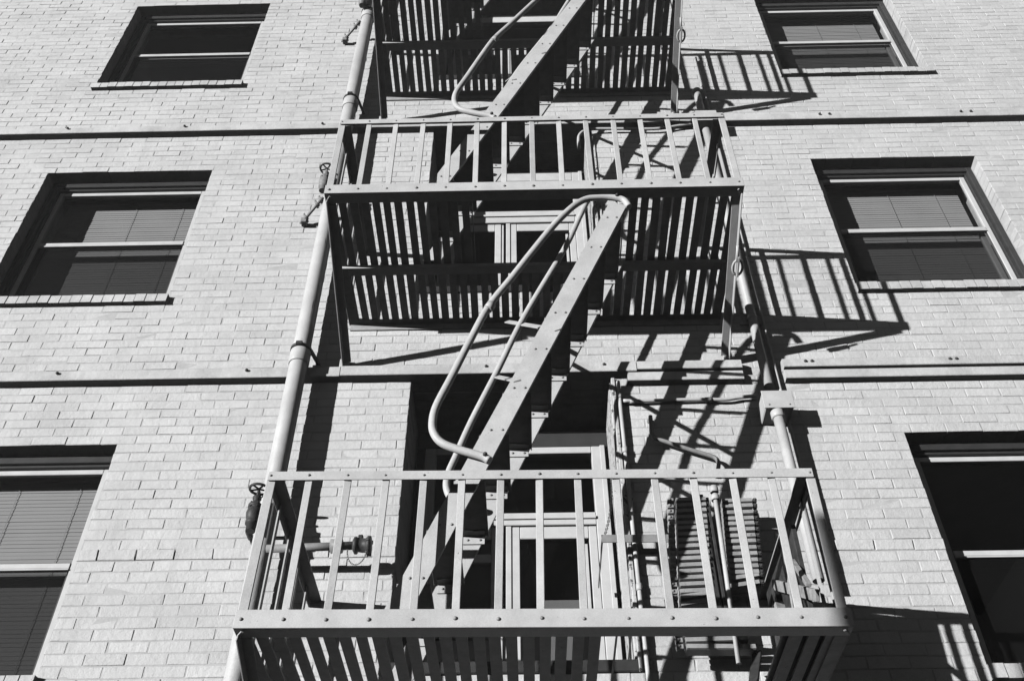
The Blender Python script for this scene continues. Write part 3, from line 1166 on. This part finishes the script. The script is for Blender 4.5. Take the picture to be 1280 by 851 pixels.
for k in range(NB):
    z = 4.125 + k * .0368
    ta = (k / (NB - 1))
    xl = .691 + .051 * ta
    rung(xl + .068, xl + .228, z + random.uniform(-.002, .002), random.uniform(-.004, .004), .006 + (.018 if k < 2 else 0), -1)
    m_ = MB()
    if k > 2:
        xr = 1.001 + .057 * ta
        rung(xr, xr + .160, z - .012 + random.uniform(-.002, .002), random.uniform(-.004, .004), .004 + (.02 if k < 5 else 0), 1)
for k in range(3):
    rung(.756, .756 + .33 - .03 * k, 3.889 + k * .033, -.02, .012 * k - .006, -1)
m_ = MB()
m_.cyl((.987 - lx, -.215 - ly, 3.784 - lz), (1.014 - lx, -.215 - ly, 4.754 - lz), .0125, 10)
m_.cyl((1.013 - lx, -.215 - ly, 4.712 - lz), (1.013 - lx, -.215 - ly, 4.745 - lz), .024, 6)
m_.cyl((1.014 - lx, -.215 - ly, 4.762 - lz), (1.014 - lx, -.215 - ly, 4.80 - lz), .024, 6)
m_.build('rod', 'steel', ld)
m_ = MB()
m_.box(.938 - lx, .962 - lx, -.165 - ly, -.110 - ly, 3.96 - lz, 4.79 - lz, .002)
m_.box(.974 - lx, .990 - lx, -.165 - ly, -.110 - ly, 3.96 - lz, 4.77 - lz, .002)
m_.build('side_rail', 'dark', ld)
m_ = MB()
m_.box(.72 - lx, 1.22 - lx, -.103 - ly, -.078 - ly, 4.40 - lz, 4.43 - lz, .002)
m_.box(.82 - lx, .85 - lx, -.0775 - ly, -.001 - ly, 4.38 - lz, 4.45 - lz, .002)
m_.box(1.12 - lx, 1.15 - lx, -.0775 - ly, -.001 - ly, 4.38 - lz, 4.45 - lz, .002)
m_.build('wall_bracket', 'dark', ld)

# flat stay between door casing and ladder
m_ = MB()
a, b_ = P(752, 673, -.12), P(836, 672.5, -.12)
m_.bar(a, b_, .006, .048, (0, 0, 1))
m_.bar(a + Vector((.004, 0, 0)), Vector((a.x + .004, .36, a.z)), .006, .03, (0, 0, 1))
o = m_.build('door_stay', 'iron')
tag(o, 'flat grey metal bar reaching from lowest door to the folded ladder', 'metal bar')

# chain hanging by the door frame
m_ = MB()
p0, p1 = P(764, 598, .38), P(754, 676, .38)
n = 34
for k in range(n):
    t0, t1 = k / n, (k + 1.25) / n
    sag = lambda t: Vector((.020 * math.sin(math.pi * t), 0, 0))
    a, b_ = p0.lerp(p1, t0) + sag(t0), p0.lerp(p1, min(t1, 1)) + sag(min(t1, 1))
    dx = Vector((.006, 0, 0)) if k % 2 else Vector((0, .006, 0))
    m_.cyl(a + dx, b_ + dx, .0022, 5)
    m_.cyl(a - dx, b_ - dx, .0022, 5)
o = m_.build('hanging_chain', 'dark')
tag(o, 'thin dark chain hanging down beside the lowest door frame', 'chain')


# ------------------------------------------------------------------ boards standing in the right end of the lowest balcony
def plank(a, b_, w, t, label, mat='wood', up=(0, -1, .2)):
    m_ = MB()
    m_.bar(a, b_, w, t, up, .002)
    o = m_.build('board', mat)
    tag(o, label, 'board', 'boards stored on the lowest balcony')
    return o


FZ = PZ[0] - .006
plank((1.10, -.90, FZ + .03), (1.205, -.62, FZ + .62), .035, .012, 'tallest pale board leaning in the right corner of lowest balcony', up=(.6, -1, .3))
plank((1.06, -.86, FZ + .03), (1.10, -.70, FZ + .30), .045, .02, 'short pale board standing left of the stubby offcut', up=(.2, -1, .2))
plank((1.155, -.98, FZ + .03), (1.175, -.90, FZ + .15), .05, .03, 'stubby offcut standing behind the front beam at the corner', up=(0, -1, .1))
plank((.98, -.40, FZ + .03), (1.10, -.14, FZ + .36), .05, .014, 'dark narrow board leaning towards the right end railing', 'dark', up=(-.7, -1, .2))
plank((1.02, -.60, FZ + .035), (1.19, -.38, FZ + .035), .05, .014, 'board lying flat across the slats at right', up=(0, 0, 1))
plank((1.225, -.74, FZ + .352), (1.225, -.08, FZ + .378), .022, .655, 'large dark panel leaning upright inside the right end railing', 'dark', up=(0, 0, 1))
plank((1.195, -.95, FZ + .20), (1.205, -.30, FZ + .635), .018, .05, 'thin pale batten slanting in front of the dark panel', up=(0, -.5, 1))
plank((1.115, -1.0, FZ + .028), (1.115, -.12, FZ + .028), .20, .010, 'dark flat sheet added on the slats in place of shade', 'dark', up=(0, 0, 1))  # added sheet; its dark colour stands for shade below the slats
plank((1.185, -.90, FZ + .28), (1.20, -.70, FZ + .52), .024, .018, 'short thin stick crossing the pale batten', up=(0, -1, .3))
plank((1.15, -.66, FZ + .03), (1.21, -.30, FZ + .60), .022, .05, 'dark post leaning in front of the dark panel', 'dark', up=(-1, -.4, .2))

# ------------------------------------------------------------------ ground, unseen panel added to shade the lower right corner
def sheet(name, x0, x1, y0, y1, z, mat):
    m_ = MB()
    m_.add([(x0, y0, z), (x1, y0, z), (x1, y1, z), (x0, y1, z)], [(0, 1, 2, 3)])
    return tag(m_.build(name, mat), kind='structure')


sheet('ground', -34, 34, -34, 34, -.02, 'asphalt')
m_ = MB()
m_.box(-34, 34, -5.8, .0, -.018, 0.0, .0)
tag(m_.build('pavement', 'concrete'), kind='structure')
m_ = MB()
m_.box(-34, 34, -6.0, -5.802, -.019, .005, .0)
tag(m_.build('kerb', 'concrete'), kind='structure')

sg = empty('sun_blocker', (-3.60, -6.52, 0), 'unseen blank sign panel standing on two round posts across the pavement', 'blocker')  # made-up panel out of view, placed for the shade it casts
m_ = MB()
m_.box(-1.22, 1.22, -.03, .03, 2.2, 4.64, .01)
m_.build('blocker_panel', 'iron', sg)
for s in (-1, 1):
    m_ = MB()
    m_.cyl((s * .8, .07, 0), (s * .8, .07, 4.2), .045, 12)
    m_.build('post', 'iron', sg)

# ------------------------------------------------------------------ thin volume added to lift the blacks
hm = bpy.data.materials.new('added_air')
hm.use_nodes = True
hn = hm.node_tree
hn.nodes.remove(hn.nodes['Principled BSDF'])
pv = hn.nodes.new('ShaderNodeVolumePrincipled')
pv.inputs['Color'].default_value = grey(.9)
pv.inputs['Density'].default_value = .0062
hn.links.new(pv.outputs[0], hn.nodes['Material Output'].inputs['Volume'])
MT['added_haze'] = hm
tag(MB().box(-35, 35, -35, 35, -1.02, 14).build('added_haze', 'added_haze'), kind='stuff')

# ------------------------------------------------------------------ light
SUN = Vector((1.225, 1.10, -.125)).normalized()
el = math.asin(-SUN.z)
lamp = bpy.data.lights.new('sun', 'SUN')
lamp.energy = 5.0
lamp.angle = math.radians(0.5)
lamp.color = (1, 1, 1)
lo = bpy.data.objects.new('sun', lamp)
C.objects.link(lo)
lo.rotation_euler = SUN.to_track_quat('-Z', 'Y').to_euler()
w = bpy.data.worlds.new('World')
S.world = w
w.use_nodes = True
nt = w.node_tree
sky = nt.nodes.new('ShaderNodeTexSky')
sky.sky_type = 'NISHITA'
sky.sun_disc = False
sky.sun_elevation = el
sky.air_density = 0.5
sky.dust_density = 0.0
sky.altitude = 6000
sky.sun_rotation = math.atan2(-SUN.x, -SUN.y)
bg = nt.nodes['Background']
sep = nt.nodes.new('ShaderNodeSeparateColor')          # black and white film behind a red filter: only the red of the sky counts
nt.links.new(sky.outputs['Color'], sep.inputs['Color'])
nt.links.new(sep.outputs['Red'], bg.inputs['Color'])
bg.inputs['Strength'].default_value = 0.05

vs_ = S.view_settings
vs_.view_transform = 'Standard'
vs_.look = 'None'
vs_.gamma = 1
vs_.exposure = 0.30
S.cycles.max_bounces = 6
S.cycles.transparent_max_bounces = 12
# black and white film contrast: bounced light is kept to the near surroundings (Cycles fast global illumination)
S.cycles.use_fast_gi = True
S.cycles.fast_gi_method = 'REPLACE'
S.cycles.ao_bounces_render = 1
w.light_settings.distance = 1.0
w.light_settings.ao_factor = 1.0
bg.inputs['Strength'].default_value = 0.05
